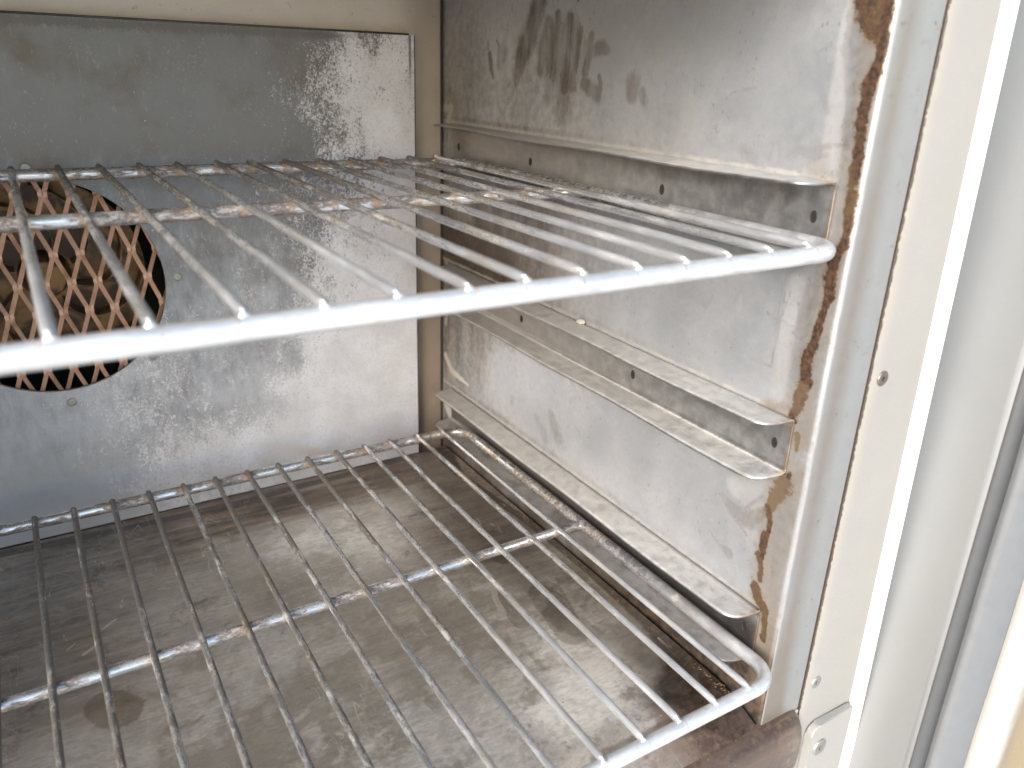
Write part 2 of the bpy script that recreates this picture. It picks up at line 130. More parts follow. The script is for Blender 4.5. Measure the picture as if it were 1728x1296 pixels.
def tube_mesh(name, pts, r, seg=12, closed=False, cap=True, jitter=0.0):
    """round bar along a polyline, domed ends"""
    P = np.array(pts, float); n = len(P)
    T = np.zeros_like(P)
    for i in range(n):
        a = P[(i+1) % n] if (closed or i < n-1) else P[i]; b = P[i-1] if (closed or i > 0) else P[i]
        T[i] = (a - b) / (np.linalg.norm(a - b) + 1e-12)
    up = np.array([0, 0, 1.0])
    rings, rad = [], []
    for i in range(n):
        s = np.cross(T[i], up); s /= np.linalg.norm(s); u = np.cross(s, T[i])
        rings.append((P[i], s, u)); rad.append(r)
    if not closed and cap:
        add0, add1 = [], []
        for k in (0.0, .35, .7, .92):
            add0.append((P[0] + T[0] * r * (1 - k) * .0 - T[0] * r * .55 * (k), math.sqrt(max(0, 1 - k*k)) * r))
            add1.append((P[-1] + T[-1] * r * .55 * k, math.sqrt(max(0, 1 - k*k)) * r))
        rings = [(p, rings[0][1], rings[0][2]) for p, _ in add0[::-1]] + rings + [(p, rings[-1][1], rings[-1][2]) for p, _ in add1]
        rad = [q for _, q in add0[::-1]] + rad + [q for _, q in add1]
    V, F = [], []
    for (c, s, u), q in zip(rings, rad):
        for k in range(seg):
            a = 2 * math.pi * k / seg
            V.append(tuple(c + (s * math.cos(a) + u * math.sin(a)) * q))
    N = len(rings)
    for i in range(N if closed else N - 1):
        for k in range(seg):
            a, b = i * seg + k, i * seg + (k+1) % seg
            c, d = ((i+1) % N) * seg + (k+1) % seg, ((i+1) % N) * seg + k
            F.append((a, b, c, d))
    if not closed:
        F.append(tuple(range(seg))[::-1]); F.append(tuple((N-1) * seg + k for k in range(seg)))
    me = bpy.data.meshes.new(name); me.from_pydata(V, [], F); me.update()
    for p in me.polygons: p.use_smooth = True
    return me

# ---------------------------------------------------------------- material builder
class NB:
    def __init__(s, name):
        s.m = bpy.data.materials.new(name); s.m.use_nodes = True
        s.t = s.m.node_tree; s.b = s.t.nodes["Principled BSDF"]
        s.co = s.t.nodes.new("ShaderNodeTexCoord").outputs["Object"]
    def put(s, sock, v):
        if isinstance(v, bpy.types.NodeSocket): s.t.links.new(v, sock)
        elif isinstance(v, tuple) and len(v) == 3 and sock.type == 'RGBA': sock.default_value = (*v, 1)
        else: sock.default_value = v
    def noise(s, scale, detail=4, rough=.55, stretch=None, dist=0, off=0.0):
        n = s.t.nodes.new("ShaderNodeTexNoise"); n.inputs["Scale"].default_value = scale
        n.inputs["Detail"].default_value = detail; n.inputs["Roughness"].default_value = rough; n.inputs["Distortion"].default_value = dist
        mp = s.t.nodes.new("ShaderNodeMapping"); mp.inputs["Scale"].default_value = stretch or (1, 1, 1); mp.inputs["Location"].default_value = (off, off * .7, off * .3)
        s.t.links.new(s.co, mp.inputs["Vector"]); s.t.links.new(mp.outputs[0], n.inputs["Vector"])
        return n.outputs["Fac"]
    def voro(s, scale, stretch=None, feature='F1'):
        n = s.t.nodes.new("ShaderNodeTexVoronoi"); n.feature = feature; n.inputs["Scale"].default_value = scale
        mp = s.t.nodes.new("ShaderNodeMapping"); mp.inputs["Scale"].default_value = stretch or (1, 1, 1)
        s.t.links.new(s.co, mp.inputs["Vector"]); s.t.links.new(mp.outputs[0], n.inputs["Vector"])
        return n.outputs["Distance"]
    def attr(s, name):
        n = s.t.nodes.new("ShaderNodeAttribute"); n.attribute_name = name; return n.outputs["Fac"]
    def op(s, o, a, b=0.0, clamp=False):
        n = s.t.nodes.new("ShaderNodeMath"); n.operation = o; n.use_clamp = clamp
        s.put(n.inputs[0], a); s.put(n.inputs[1], b); return n.outputs[0]
    def add(s, a, b): return s.op('ADD', a, b)
    def mul(s, a, b): return s.op('MULTIPLY', a, b)
    def ss(s, x, lo, hi, a=0.0, b=1.0):
        n = s.t.nodes.new("ShaderNodeMapRange"); n.interpolation_type = 'SMOOTHSTEP'
        s.put(n.inputs["Value"], x); s.put(n.inputs["From Min"], lo); s.put(n.inputs["From Max"], hi); s.put(n.inputs["To Min"], a); s.put(n.inputs["To Max"], b)
        return n.outputs["Result"]
    def mix(s, f, a, b):
        n = s.t.nodes.new("ShaderNodeMix"); n.data_type = 'RGBA'
        s.put(n.inputs[0], f); s.put(n.inputs[6], a); s.put(n.inputs[7], b); return n.outputs[2]
    def sep(s, i):
        n = s.t.nodes.new("ShaderNodeSeparateXYZ"); s.t.links.new(s.co, n.inputs[0]); return n.outputs[i]
    def nz(s):
        g = s.t.nodes.new("ShaderNodeNewGeometry"); n = s.t.nodes.new("ShaderNodeSeparateXYZ"); s.t.links.new(g.outputs["Normal"], n.inputs[0]); return n.outputs[2]
    def out(s, col, rough=.5, metal=0.0, bump=None, bstr=.2, bdist=.0005, spec=.5):
        s.put(s.b.inputs["Base Color"], col); s.put(s.b.inputs["Roughness"], rough); s.put(s.b.inputs["Metallic"], metal)
        s.b.inputs["Specular IOR Level"].default_value = spec
        if bump is not None:
            n = s.t.nodes.new("ShaderNodeBump"); n.inputs["Strength"].default_value = bstr; n.inputs["Distance"].default_value = bdist
            s.put(n.inputs["Height"], bump); s.t.links.new(n.outputs[0], s.b.inputs["Normal"])
        return s.m

def mat_wall():
    s = NB("stained_sheet_steel")
    fine = s.noise(900, 3, .6); med = s.noise(160, 5, .62); big = s.noise(22, 4, .6)
    streak = s.noise(60, 4, .6, (1, 1, .18)); run = s.noise(140, 4, .6, (1, 1, .08))
    c = s.mix(s.ss(big, .3, .7), (.435, .45, .475), (.53, .543, .568))
    c = s.mix(s.mul(s.ss(med, .35, .75), .28), c, (.43, .415, .395))
    br = s.attr("brown")
    f = s.ss(s.add(br, s.mul(s.add(s.add(med, big), -1.0), .5)), .08, .85)
    c = s.mix(s.mul(f, .92), c, s.mix(s.ss(streak, .35, .68), (.062, .048, .037), (.19, .155, .125)))
    c = s.mix(s.mul(s.ss(s.add(br, s.mul(s.add(med, -.5), .3)), .72, .95), .92), c, s.mix(s.ss(med, .4, .6), (.020, .014, .010), (.075, .045, .026)))  # darkest brown, also used as painted shade under the lowest rail
    # fine dark spatter
    sp = s.ss(s.voro(300, (1, 1, .5)), .21, .10); spm = s.mul(sp, s.ss(s.noise(30, 4, .6, off=3), .46, .62))
    c = s.mix(s.mul(spm, .5), c, (.17, .145, .125)); c = s.mix(s.mul(s.ss(s.noise(900, 5, .75, off=5), .40, .68), .17), c, (.17, .162, .155))
    e = s.add(s.mul(s.add(s.noise(330, 6, .75), -.5), 1.0), s.mul(s.add(s.noise(85, 5, .65, off=7), -.5), 1.1))
    def mask(nm, lo=.38, hi=.62, amt=1.0):
        return s.mul(s.mul(s.ss(s.add(s.attr(nm), s.mul(e, amt)), lo, hi), s.attr(nm + "_s")), 1.0)
    pt = s.mul(mask("patch", .38, .62, 1.1), .9); c = s.mix(pt, c, (.25, .255, .265))
    cr = s.mul(mask("cream", .25, .95, 1.2), .9); c = s.mix(cr, c, s.mix(s.ss(streak, .4, .6), (.56, .51, .43), (.49, .46, .41)))
    st = s.mul(mask("stain", .16, .95, .7), s.ss(s.noise(110, 5, .6, (1, 1, .22), off=2), .3, .66, .45, 1.0))
    c = s.mix(s.mul(st, 1.0), c, s.mix(fine, (.075, .057, .042), (.13, .102, .08)))
    fa = s.attr("flat"); c = s.mix(s.mul(fa, .85), c, s.mix(s.ss(s.add(s.attr("tan"), s.mul(s.add(big, -.5), .5)), .1, .9), s.mix(fine, (.335, .33, .318), (.395, .39, .375)), s.mix(med, (.20, .15, .105), (.29, .235, .18))))
    oc = s.mul(s.mul(s.ss(s.add(s.attr("ochre"), s.mul(e, 1.1)), .05, 1.0), s.attr("ochre_s")), .85); c = s.mix(oc, c, s.mix(med, (.13, .095, .06), (.25, .19, .125)))
    rs = s.attr("rust"); rm = s.ss(s.add(rs, s.mul(e, 1.75)), .36, .66)
    rstr = s.attr("rust_s")
    rc = s.mix(s.ss(s.add(rstr, s.mul(s.add(med, -.5), .9)), .5, .95), s.mix(med, (.062, .038, .019), (.125, .076, .036)), s.mix(s.ss(s.noise(420, 5, .7), .36, .66), (.018, .010, .006), (.085, .040, .019)))
    c = s.mix(s.mul(rm, s.ss(rstr, .1, .75, .3, 1)), c, rc)
    halo = s.mul(s.mul(s.ss(s.add(rs, s.mul(e, .8)), .05, .5), s.ss(rstr, .2, .8)), .45); c = s.mix(s.mul(halo, s.add(1.0, s.mul(rm, -1.0))), c, (.20, .135, .075))
    dirt = s.op('MAXIMUM', s.op('MAXIMUM', rm, s.mul(st, .6)), s.op('MAXIMUM', cr, s.mul(f, .8)))
    metal = s.mul(s.add(1.0, s.mul(dirt, -.85)), .66)
    rough = s.add(s.ss(med, .3, .7, .30, .42), s.mul(dirt, .25))
    h = s.add(s.add(s.mul(fine, .25), s.mul(med, .35)), s.mul(s.mul(rm, s.noise(700, 4, .7)), 2.2))
    return s.out(c, rough, metal, h, .22, .0006)

def mat_panel():
    s = NB("oxidised_galvanised_panel")
    sc = s.attr("scale")
    n1 = s.noise(650, 6, .8, (1, 1, .75), dist=.8); n2 = s.noise(120, 6, .7, (1, 1, .5)); n3 = s.noise(28, 4, .6)
    vein = s.noise(1500, 4, .65)
    cloud = s.noise(16, 4, .55, off=5)
    dark = s.mix(s.ss(s.add(s.add(s.mul(s.add(cloud, -.5), .22), s.mul(s.add(s.noise(160, 5, .7, (1, 1, .4), off=12), -.5), .22)), s.sep(2)), .0, .25), (.42, .42, .435), (.135, .131, .129))  # sheet painted paler low down to make up for missing light
    dark = s.mix(s.mul(s.ss(s.noise(24, 3, .6, off=9), .48, .72), s.ss(s.sep(2), .10, .24, .12, .95)), dark, (.10, .083, .06))
    dark = s.mix(s.mul(s.ss(vein, .5, .72), .35), dark, (.24, .24, .24))
    dark = s.mix(s.mul(s.ss(s.noise(260, 5, .7, (1, 1, .35), off=4), .58, .74), .3), dark, (.33, .33, .33))
    light = s.mix(s.ss(n3, .3, .7), (.50, .485, .495), (.605, .60, .625))
    light = s.mix(s.mul(s.ss(s.noise(700, 5, .7), .5, .66), .6), light, (.40, .385, .375))
    t = s.add(s.mul(s.add(n1, -.5), 5.0), s.mul(s.add(n2, -.5), 1.9))
    f = s.ss(s.add(sc, s.mul(t, .5)), .36, .64)
    c = s.mix(f, dark, light)
    spk = s.mul(s.ss(s.noise(950, 4, .7, off=1), .62, .72), s.ss(sc, .25, .6)); c = s.mix(s.mul(spk, .6), c, (.13, .12, .115))
    ed = s.attr("edge"); c = s.mix(s.mul(s.ss(s.add(ed, s.mul(t, .3)), .4, .6), .85), c, (.10, .09, .082))
    tan = s.attr("tan"); c = s.mix(s.mul(s.ss(s.add(tan, s.mul(t, .2)), .35, .8), .55), c, (.50, .40, .32))
    metal = s.ss(f, 0, 1, .5, .5)
    rough = s.add(s.ss(f, 0, 1, .36, .44), s.mul(s.add(n2, -.5), .25))
    h = s.add(s.add(s.mul(f, .8), s.mul(n1, .8)), s.mul(vein, .5))
    return s.out(c, rough, metal, h, .35, .0004)

def mat_floor():
    s = NB("burnt_stained_floor_steel")
    n0 = s.noise(9, 4, .6); n1 = s.noise(45, 6, .65, dist=.6); n2 = s.noise(240, 6, .7); fine = s.noise(1100, 3, .6)
    brush = s.noise(120, 4, .6, (.12, 1, 1))
    v = s.add(s.mul(s.add(n1, -.5), 1.3), s.mul(s.add(n2, -.5), .9))
    d = s.ss(s.add(s.attr("dark"), s.mul(v, .7)), .05, .95)
    c = s.mix(s.ss(s.add(s.add(s.mul(n2, .6), s.mul(s.add(n1, -.5), 1.4)), s.mul(s.add(n0, -.5), 1.5)), .12, .52), (.47, .42, .35), (.90, .845, .76))
    c = s.mix(d, c, s.mix(s.ss(s.add(brush, s.mul(v, .3)), .35, .7), (.075, .048, .030), (.30, .22, .145)))
    cm = s.ss(s.add(s.attr("cream"), s.mul(v, .75)), .32, .90)
    c = s.mix(s.mul(cm, .85), c, s.mix(n0, (.72, .63, .52), (.78, .73, .66)))
    rm = s.ss(s.add(s.attr("rust"), s.mul(v, .9)), .38, .85)
    c = s.mix(s.mul(rm, .85), c, s.mix(s.ss(s.add(n1, s.mul(s.add(n2, -.5), .7)), .35, .65), (.045, .027, .021), (.150, .095, .070)))
    bn = s.mul(s.ss(s.add(s.attr("burn"), s.mul(v, .5)), .3, .75), s.attr("burn_s")); c = s.mix(s.mul(bn, .93), c, s.mix(s.ss(n2, .4, .65), (.014, .009, .007), (.055, .032, .020)))  # scorch marks, with deep shade painted in by the same mask
    sn = s.mul(s.ss(s.add(s.attr("stain"), s.mul(v, .35)), .42, .58), s.attr("stain_s")); c = s.mix(sn, c, (.15, .11, .068))
    fk = s.mul(s.ss(s.add(s.attr("fleck"), s.mul(v, .35)), .4, .65), s.attr("fleck_s")); c = s.mix(fk, c, (.66, .60, .50))
    gr = s.ss(s.add(s.noise(380, 5, .75, (.3, 1, 1), off=8), s.mul(s.add(n1, -.5), .7)), .38, .68); c = s.mix(s.mul(gr, .36), c, s.mix(d, (.26, .24, .215), (.07, .055, .042)))
    # pale scratches and specks
    scr = s.ss(s.op('ABSOLUTE', s.add(s.noise(11, 2, .5, (3.2, .8, 1), dist=1.6, off=11), -.5)), .0028, .0008)
    scr = s.mul(scr, s.ss(s.noise(14, 2, .5, off=2), .42, .56)); c = s.mix(s.mul(scr, .5), c, (.72, .69, .62))
    spk = s.ss(s.voro(230), .13, .05); c = s.mix(s.mul(s.mul(spk, s.ss(n1, .5, .65)), .7), c, (.62, .58, .52))
    blk = s.mul(s.ss(s.noise(330, 5, .7, off=6), .64, .72), s.ss(s.attr("rust"), .2, .8)); c = s.mix(s.mul(blk, .8), c, (.03, .02, .014))
    metal = s.mul(s.add(1.0, s.mul(s.op('MAXIMUM', s.op('MAXIMUM', s.mul(cm, .7), bn), s.op('MAXIMUM', s.mul(rm, .9), s.mul(d, .35))), -.9)), .72)
    rough = s.add(s.ss(n1, .3, .7, .28, .42), s.mul(cm, .16))
    h = s.add(s.add(s.mul(n2, .7), s.mul(fine, .3)), s.mul(n1, .6))
    return s.out(c, rough, metal, h, .25, .0006)

def mat_rail():
    s = NB("dusty_rail_steel")
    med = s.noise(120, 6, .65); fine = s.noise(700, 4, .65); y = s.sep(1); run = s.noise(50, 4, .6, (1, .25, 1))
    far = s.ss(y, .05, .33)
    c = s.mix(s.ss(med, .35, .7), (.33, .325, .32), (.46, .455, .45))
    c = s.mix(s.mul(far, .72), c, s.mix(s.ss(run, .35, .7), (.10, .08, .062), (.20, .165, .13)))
    low_shade = s.mul(s.ss(s.add(s.sep(2), s.mul(s.add(run, -.5), .01)), .046, .036), .75); c = s.mix(low_shade, c, s.mix(fine, (.035, .03, .028), (.11, .095, .085)))  # lowest rail darkened: shade of its web put into the colour
    up = s.ss(s.nz(), .5, .9)
    crust = s.mul(s.ss(s.sep(0), -.0065, -.002), s.ss(fine, .4, .6)); dust = s.op('MINIMUM', s.mul(up, s.add(s.ss(s.add(med, s.mul(fine, .5)), .40, .90, .5, .95), s.mul(crust, .6))), 1.0)
    c = s.mix(s.mul(dust, .62), c, s.mix(fine, (.47, .43, .375), (.60, .56, .51)))
    spot = s.mul(s.ss(s.noise(60, 5, .6, off=4), .56, .70), .22); c = s.mix(spot, c, (.15, .115, .085))
    endr = s.ss(s.add(y, s.mul(s.add(med, -.5), .012)), .0155, .0125); c = s.mix(s.mul(endr, .55), c, (.42, .27, .15))
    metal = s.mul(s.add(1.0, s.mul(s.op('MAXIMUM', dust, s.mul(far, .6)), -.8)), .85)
    return s.out(c, s.add(s.ss(med, .3, .7, .28, .42), s.mul(dust, .2)), metal, s.add(med, fine), .2, .0005)

def mat_bar(name, soot_col, rough0, met):
    s = NB(name)
    n = s.noise(120, 5, .68, (1, .22, 1) if name.endswith('rod') else (.3, .6, 1)); f = s.noise(700, 4, .65); y = s.sep(1)
    soot = s.attr("soot")
    c = s.mix(s.ss(n, .35, .65), (.54, .54, .545) if name.endswith('rod') else (.60, .59, .58), (.76, .76, .765) if name.endswith('rod') else (.82, .81, .795))
    k = s.ss(s.add(soot, s.mul(s.add(n, -.5), 2.4)), .38, .66)
    tint = s.mul(s.ss(s.noise(30, 3, .5, off=6), .45, .7), s.mul(soot, .9)); c = s.mix(tint, c, (.62, .48, .30))
    c = s.mix(s.mul(k, .88), c, s.mix(s.ss(f, .4, .62), soot_col, tuple(x * 2.3 for x in soot_col)))
    pale = s.mul(s.ss(s.add(n, s.mul(f, .25)), .68, .80), .5); c = s.mix(pale, c, (.66, .63, .58))
    w = s.attr("weld"); wk = s.ss(s.add(w, s.mul(s.add(f, -.5), .6)), .3, .7); c = s.mix(s.mul(wk, .85), c, s.mix(s.ss(n, .4, .6), (.12, .06, .03), (.35, .22, .12)))
    d = s.op('MAXIMUM', k, wk)
    return s.out(c, s.add(s.add(s.ss(n, .3, .7, rough0, rough0 + .12), s.mul(d, .26)), s.ss(soot, .05, .4, .12, 0.0)), s.mul(s.ss(soot, .05 if name.endswith('bar') else .2, .45, .70, met), s.add(1.0, s.mul(d, -.6))), s.add(n, s.mul(f, .5)), .25, .0004)

def mat_coat(name, c0, grain, bstr, rough=.45, rust_gap_edge=False):
    s = NB(name)
    n = s.noise(grain, 3, .55, (1, 1, 1.6), dist=.8); b = s.noise(14, 3, .5); st = s.noise(40, 5, .6)
    c = s.mix(s.ss(b, .3, .7), c0, tuple(x * .955 for x in c0))
    c = s.mix(s.mul(s.ss(st, .62, .8), .25), c, (c0[0] * .86, c0[1] * .80, c0[2] * .70))
    if rust_gap_edge:
        x = s.sep(0); e = s.ss(s.add(x, s.mul(s.add(st, -.5), .006)), .045, .0350); c = s.mix(s.mul(e, .45), c, (.40, .335, .265))
        e2 = s.ss(s.add(x, s.mul(s.add(s.noise(220, 5, .7), -.5), .003)), .0358, .0352); c = s.mix(s.mul(e2, .92), c, (.035, .022, .015))  # frame edge painted near black to carry the dark of the joint
    return s.out(c, rough, 0.0, n, bstr, .0006)

def mat_flat(name, c, rough=.5, metal=0.0, nscale=200, var=.25, bstr=.2, dirt=None):
    s = NB(name); n = s.noise(nscale, 5, .65); b = s.noise(nscale * .15, 4, .6)
    col = s.mix(n, tuple(x * (1 - var) for x in c), tuple(min(1, x * (1 + var)) for x in c))
    if dirt: col = s.mix(s.ss(b, .48, .66), col, dirt)
    return s.out(col, rough, metal, n, bstr, .0005)

def mat_back():
    s = NB("shade_tinted_back_wall")
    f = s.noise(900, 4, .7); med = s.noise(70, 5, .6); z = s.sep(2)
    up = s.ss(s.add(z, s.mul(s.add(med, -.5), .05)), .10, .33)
    c = s.mix(up, s.mix(med, (.15, .115, .085), (.26, .21, .165)), s.mix(med, (.50, .45, .385), (.58, .535, .465)))  # lit top and shaded strip below are put into the colour
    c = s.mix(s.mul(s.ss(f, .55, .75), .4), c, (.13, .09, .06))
    xs_ = s.mul(s.ss(s.add(s.sep(0), s.mul(s.add(med, -.5), .02)), -.05, -.012), .55); c = s.mix(xs_, c, (.17, .125, .09))  # darker towards the side wall: corner shade put into the colour
    r = s.ss(s.noise(180, 5, .7, off=3), .62, .7); c = s.mix(s.mul(r, .5), c, (.22, .12, .06))
    return s.out(c, .55, .25, s.add(f, med), .25, .0005)

def mat_fan():
    s = NB("baked_grease_fan")
    n = s.noise(24, 3, .5, dist=2.2); f = s.noise(400, 4, .6)
    c = s.mix(s.ss(n, .42, .62), (.06, .03, .014), s.mix(f, (.20, .10, .036), (.31, .17, .062)))
    g = s.ss(s.noise(30, 3, .5, off=8), .62, .7); c = s.mix(g, c, (.20, .195, .19))
    return s.out(c, .42, .3, s.add(n, f), .3, .0006)

def mat_liner():
    s = NB("door_liner_enamel")
    n = s.noise(45, 5, .6); f = s.noise(500, 3, .6); z = s.sep(2); u = s.attr("u")
    c = s.mix(n, (.30, .285, .26), (.345, .33, .31))
    y = s.mul(s.ss(s.add(z, s.mul(s.add(n, -.5), .05)), .03, -.015), s.ss(s.add(u, s.mul(s.add(n, -.5), .02)), .052, .064))
    c = s.mix(s.mul(y, .85), c, s.mix(f, (.15, .10, .04), (.20, .145, .065)))
    c = s.mix(s.mul(s.ss(s.voro(160), .12, .06), .5), c, (.35, .22, .12))
    return s.out(c, .4, 0, n, .15, .0006)

M_WALL, M_PANEL, M_FLOOR, M_RAIL = mat_wall(), mat_panel(), mat_floor(), mat_rail()
M_ROD = mat_bar("worn_chrome_rod", (.042, .034, .027), .22, .88)
M_BAR = mat_bar("worn_chrome_bar", (.060, .038, .025), .22, .9)
M_FRAME = mat_coat("cream_white_powder_coat", (.275, .263, .243), 520, .32, .45, True)
M_PLATE = mat_coat("white_textured_powder_coat", (.285, .276, .258), 560, .5)
M_DOOR = mat_coat("pale_grey_powder_coat", (.23, .23, .226), 420, .22)
M_GAP_WHITE = mat_coat("bright_gap_white", (.74, .745, .74), 300, .03, .3)
M_BACK = mat_back()
M_GUARD = mat_flat("rust_coloured_expanded_metal", (.52, .32, .225), .5, .3, 500, .25, .3, (.38, .22, .135))
M_FAN = mat_fan()
M_DARK = mat_flat("near_black_steel", (.022, .018, .015), .6, .3, 300, .4)
M_CHAMBER = mat_flat("dark_fan_chamber_steel", (.055, .048, .042), .5, .4, 90, .5, .2, (.02, .014, .01))
M_RIVET = mat_flat("greyish_rivet_zinc", (.27, .26, .235), .5, .6, 600, .3)
M_SCREW = mat_flat("dull_screw_steel", (.42, .41, .37), .38, .8, 800, .25)
M_SCREWD = mat_flat("tarnished_screw_steel", (.20, .17, .14), .42, .7, 800, .35)
M_GASK = mat_flat("grey_rubber", (.132, .134, .136), .5, 0, 120, .12, .1)
M_GASKD = mat_flat("shaded_grey_rubber", (.062, .063, .064), .55, 0, 120, .15, .1)
M_LINER = mat_liner()
M_CASE = mat_flat("white_casing_paint", (.66, .65, .62), .5, 0, 90, .06, .1)
M_CEIL = mat_flat("heat_tinted_ceiling_steel", (.56, .53, .49), .45, .4, 60, .2, .2)
M_GROUND = mat_flat("pale_bounce_ground", (.58, .57, .55), .9, 0, 14, .2, .4)
M_CRUMB = mat_flat("charred_crumbs", (.10, .06, .035), .8, 0, 300, .6)
M_SILL = mat_flat("grey_sheet_strip", (.46, .45, .42), .45, .45, 150, .18, .2, (.36, .30, .24))

# ---------------------------------------------------------------- ground: unseen, added to bounce light into the oven
gm = grid_mesh("ground", np.stack(np.meshgrid(np.linspace(-400, 400, 41), np.linspace(-400, 400, 41), [-.9], indexing='ij'), -1)[:, :, 0, :])
ground = link("ground", gm, M_GROUND); ground['kind'] = 'structure'; ground['label'] = "unseen pale ground added to bounce light into the oven"

# ---------------------------------------------------------------- the oven
XL, YB, ZC = -.618, .410, .392          # left wall, back wall, ceiling
YP = .398                                # fan panel
oven = thing("convection_oven", "open convection oven with stained grey steel cavity, rails and a white door frame", "oven")

# right side wall: flat sheet, bent at the front into a narrow front flange
ys = np.linspace(YB, .0026, 400); arc = np.linspace(0, math.pi / 2, 9)[1:]
r_ = .0026
prof = [(0.0, y) for y in ys] + [(r_ - r_ * math.cos(a), r_ - r_ * math.sin(a)) for a in arc] + [(x, 0.0) for x in np.linspace(.0036, .0331, 27)]
prof = np.array(prof); zs = np.linspace(-.0262, ZC, 410)
wav = .0006 * np.sin(prof[:, 1] * 17)
pos = np.zeros((len(prof), len(zs), 3)); pos[:, :, 0] = (prof[:, 0] )[:, None]; pos[:, :, 1] = prof[:, 1][:, None]; pos[:, :, 2] = zs[None, :]
me = grid_mesh("side_wall", pos)
X, A, B = pos[:, :, 0].ravel(), pos[:, :, 1].ravel(), pos[:, :, 2].ravel()
for nm, S in (("stain", W_STAIN), ("rust", W_RUST), ("cream", W_CREAM), ("patch", W_PATCH), ("ochre", W_OCHRE)):
    sh, st = strokes(A, B, S); sh[X > .0005] *= .3 if nm == "rust" else 0
    setattr_(me, nm, sh); setattr_(me, nm + "_s", st)
br = field(A, B, WL_BROWN_SHADE)  # brown stain, plus painted shade under the rack and lowest rail
fl = X > .0015
tanz = .36 + np.clip(1.1 - np.abs(X - .010) / .011, 0, 1) * .35 + np.clip((.05 - B) / .09, 0, 1) * .5 * np.clip(1.25 - X / .022, 0, 1)
br = np.where(fl, .12, br)
setattr_(me, "flat", fl.astype(float)); setattr_(me, "tan", np.where(fl, np.clip(1.25 * tanz - .2, 0, 1), 0))
bend_hl = np.zeros(len(X)); bend_hl[fl] = (np.clip(1.2 - np.abs(X - .0015) / .0015, 0, 1) * .7)[fl]  # highlight of the bend painted in as a pale line
a = me.attributes["cream"]; v = np.zeros(len(X), np.float32); a.data.foreach_get("value", v); a.data.foreach_set("value", np.maximum(v, bend_hl).astype(np.float32))
a = me.attributes["cream_s"]; v = np.zeros(len(X), np.float32); a.data.foreach_get("value", v); v[fl] = .45; a.data.foreach_set("value", v)
v = np.zeros(len(X), np.float32); me.attributes["cream"].data.foreach_get("value", v); v2 = np.zeros(len(X), np.float32); me.attributes["cream_s"].data.foreach_get("value", v2)
for zr in (.2843, .1666, .0492):
    k = np.clip(1.25 - np.abs(B - zr - .0012) / .0022, 0, 1) * (~fl) * (A > .012); m_ = k > v; v = np.where(m_, k * .8, v); v2 = np.where(m_, .5, v2)
    br = np.maximum(br, np.clip(1.1 - np.abs(B - zr - .004) / .008, 0, 1) * (~fl) * (.25 + .4 * np.clip(A / .3, 0, 1)) * (B > zr - .002))
me.attributes["cream"].data.foreach_set("value", v.astype(np.float32)); me.attributes["cream_s"].data.foreach_set("value", v2.astype(np.float32))
setattr_(me, "brown", br)
side = link("side_wall", me, M_WALL, oven); side['label'] = "right cavity wall with brown smears and a rust run by the door edge"

# left wall, mirror of a plain one
pos = np.stack(np.meshgrid([XL], np.linspace(0, YB, 60), np.linspace(-.0262, ZC, 60), indexing='ij'), -1)[0]
me = grid_mesh("side_wall", pos); A, B = pos[:, :, 1].ravel(), pos[:, :, 2].ravel()
for nm in ("stain", "rust", "cream", "patch", "stain_s", "rust_s", "cream_s", "patch_s", "ochre", "ochre_s"): setattr_(me, nm, np.zeros(len(A)))
setattr_(me, "brown", .25 + .6 * np.clip((.06 - B) / .08, 0, 1)); link("side_wall", me, M_WALL, oven)

# ceiling
bm = bmesh.new(); add_box(bm, XL, -.0015, .003, YB, ZC, ZC + .002); bm_obj("ceiling", bm, M_CEIL, oven)
# back wall: sheet round the fan chamber
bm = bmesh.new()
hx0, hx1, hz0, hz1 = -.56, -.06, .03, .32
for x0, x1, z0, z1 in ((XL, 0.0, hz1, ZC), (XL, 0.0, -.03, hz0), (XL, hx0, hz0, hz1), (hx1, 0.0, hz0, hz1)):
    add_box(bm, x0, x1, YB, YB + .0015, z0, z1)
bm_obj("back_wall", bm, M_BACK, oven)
# corner seam strip where back and side sheets meet
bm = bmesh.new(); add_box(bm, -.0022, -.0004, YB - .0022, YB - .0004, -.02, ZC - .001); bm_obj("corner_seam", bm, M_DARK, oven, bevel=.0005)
# fan chamber
bm = bmesh.new()
v = add_box(bm, hx0, hx1, YB + .0016, YB + .105, hz0, hz1)
bmesh.ops.delete(bm, geom=[f for f in bm.faces if abs(f.calc_center_median().y - (YB + .0016)) < 1e-4], context='FACES')
bm_obj("fan_chamber", bm, M_CHAMBER, oven)

# fan panel: dense sheet with a round hole and turned-back edges
PX0, PX1, PZ0, PZ1, HX, HZ, HR = -.59, -.0313, -.0150, .3495, -.3098, .1750, .0750
gx = np.linspace(PX0, PX1, 420); gz = np.linspace(PZ0, PZ1, 290)
pos = np.stack(np.meshgrid(gx, [YP], gz, indexing='ij'), -1)[:, 0]
d = np.hypot(pos[:, :, 0] - HX, pos[:, :, 2] - HZ); keep = d > HR
ins = ~keep; s_ = HR / np.maximum(d, 1e-6)
pos[:, :, 0] = np.where(ins, HX + (pos[:, :, 0] - HX) * s_, pos[:, :, 0]); pos[:, :, 2] = np.where(ins, HZ + (pos[:, :, 2] - HZ) * s_, pos[:, :, 2])
pos[:, :, 1] += .0008 * np.sin(pos[:, :, 0] * 14 + 1) * np.sin(pos[:, :, 2] * 11)
me = grid_mesh("fan_panel", pos, keep); A, B = pos[:, :, 0].ravel(), pos[:, :, 2].ravel()
setattr_(me, "scale", field(A, B, P_SCALE_LIGHT, 2.6))  # pale scale, with the sunlit lower right painted in as well
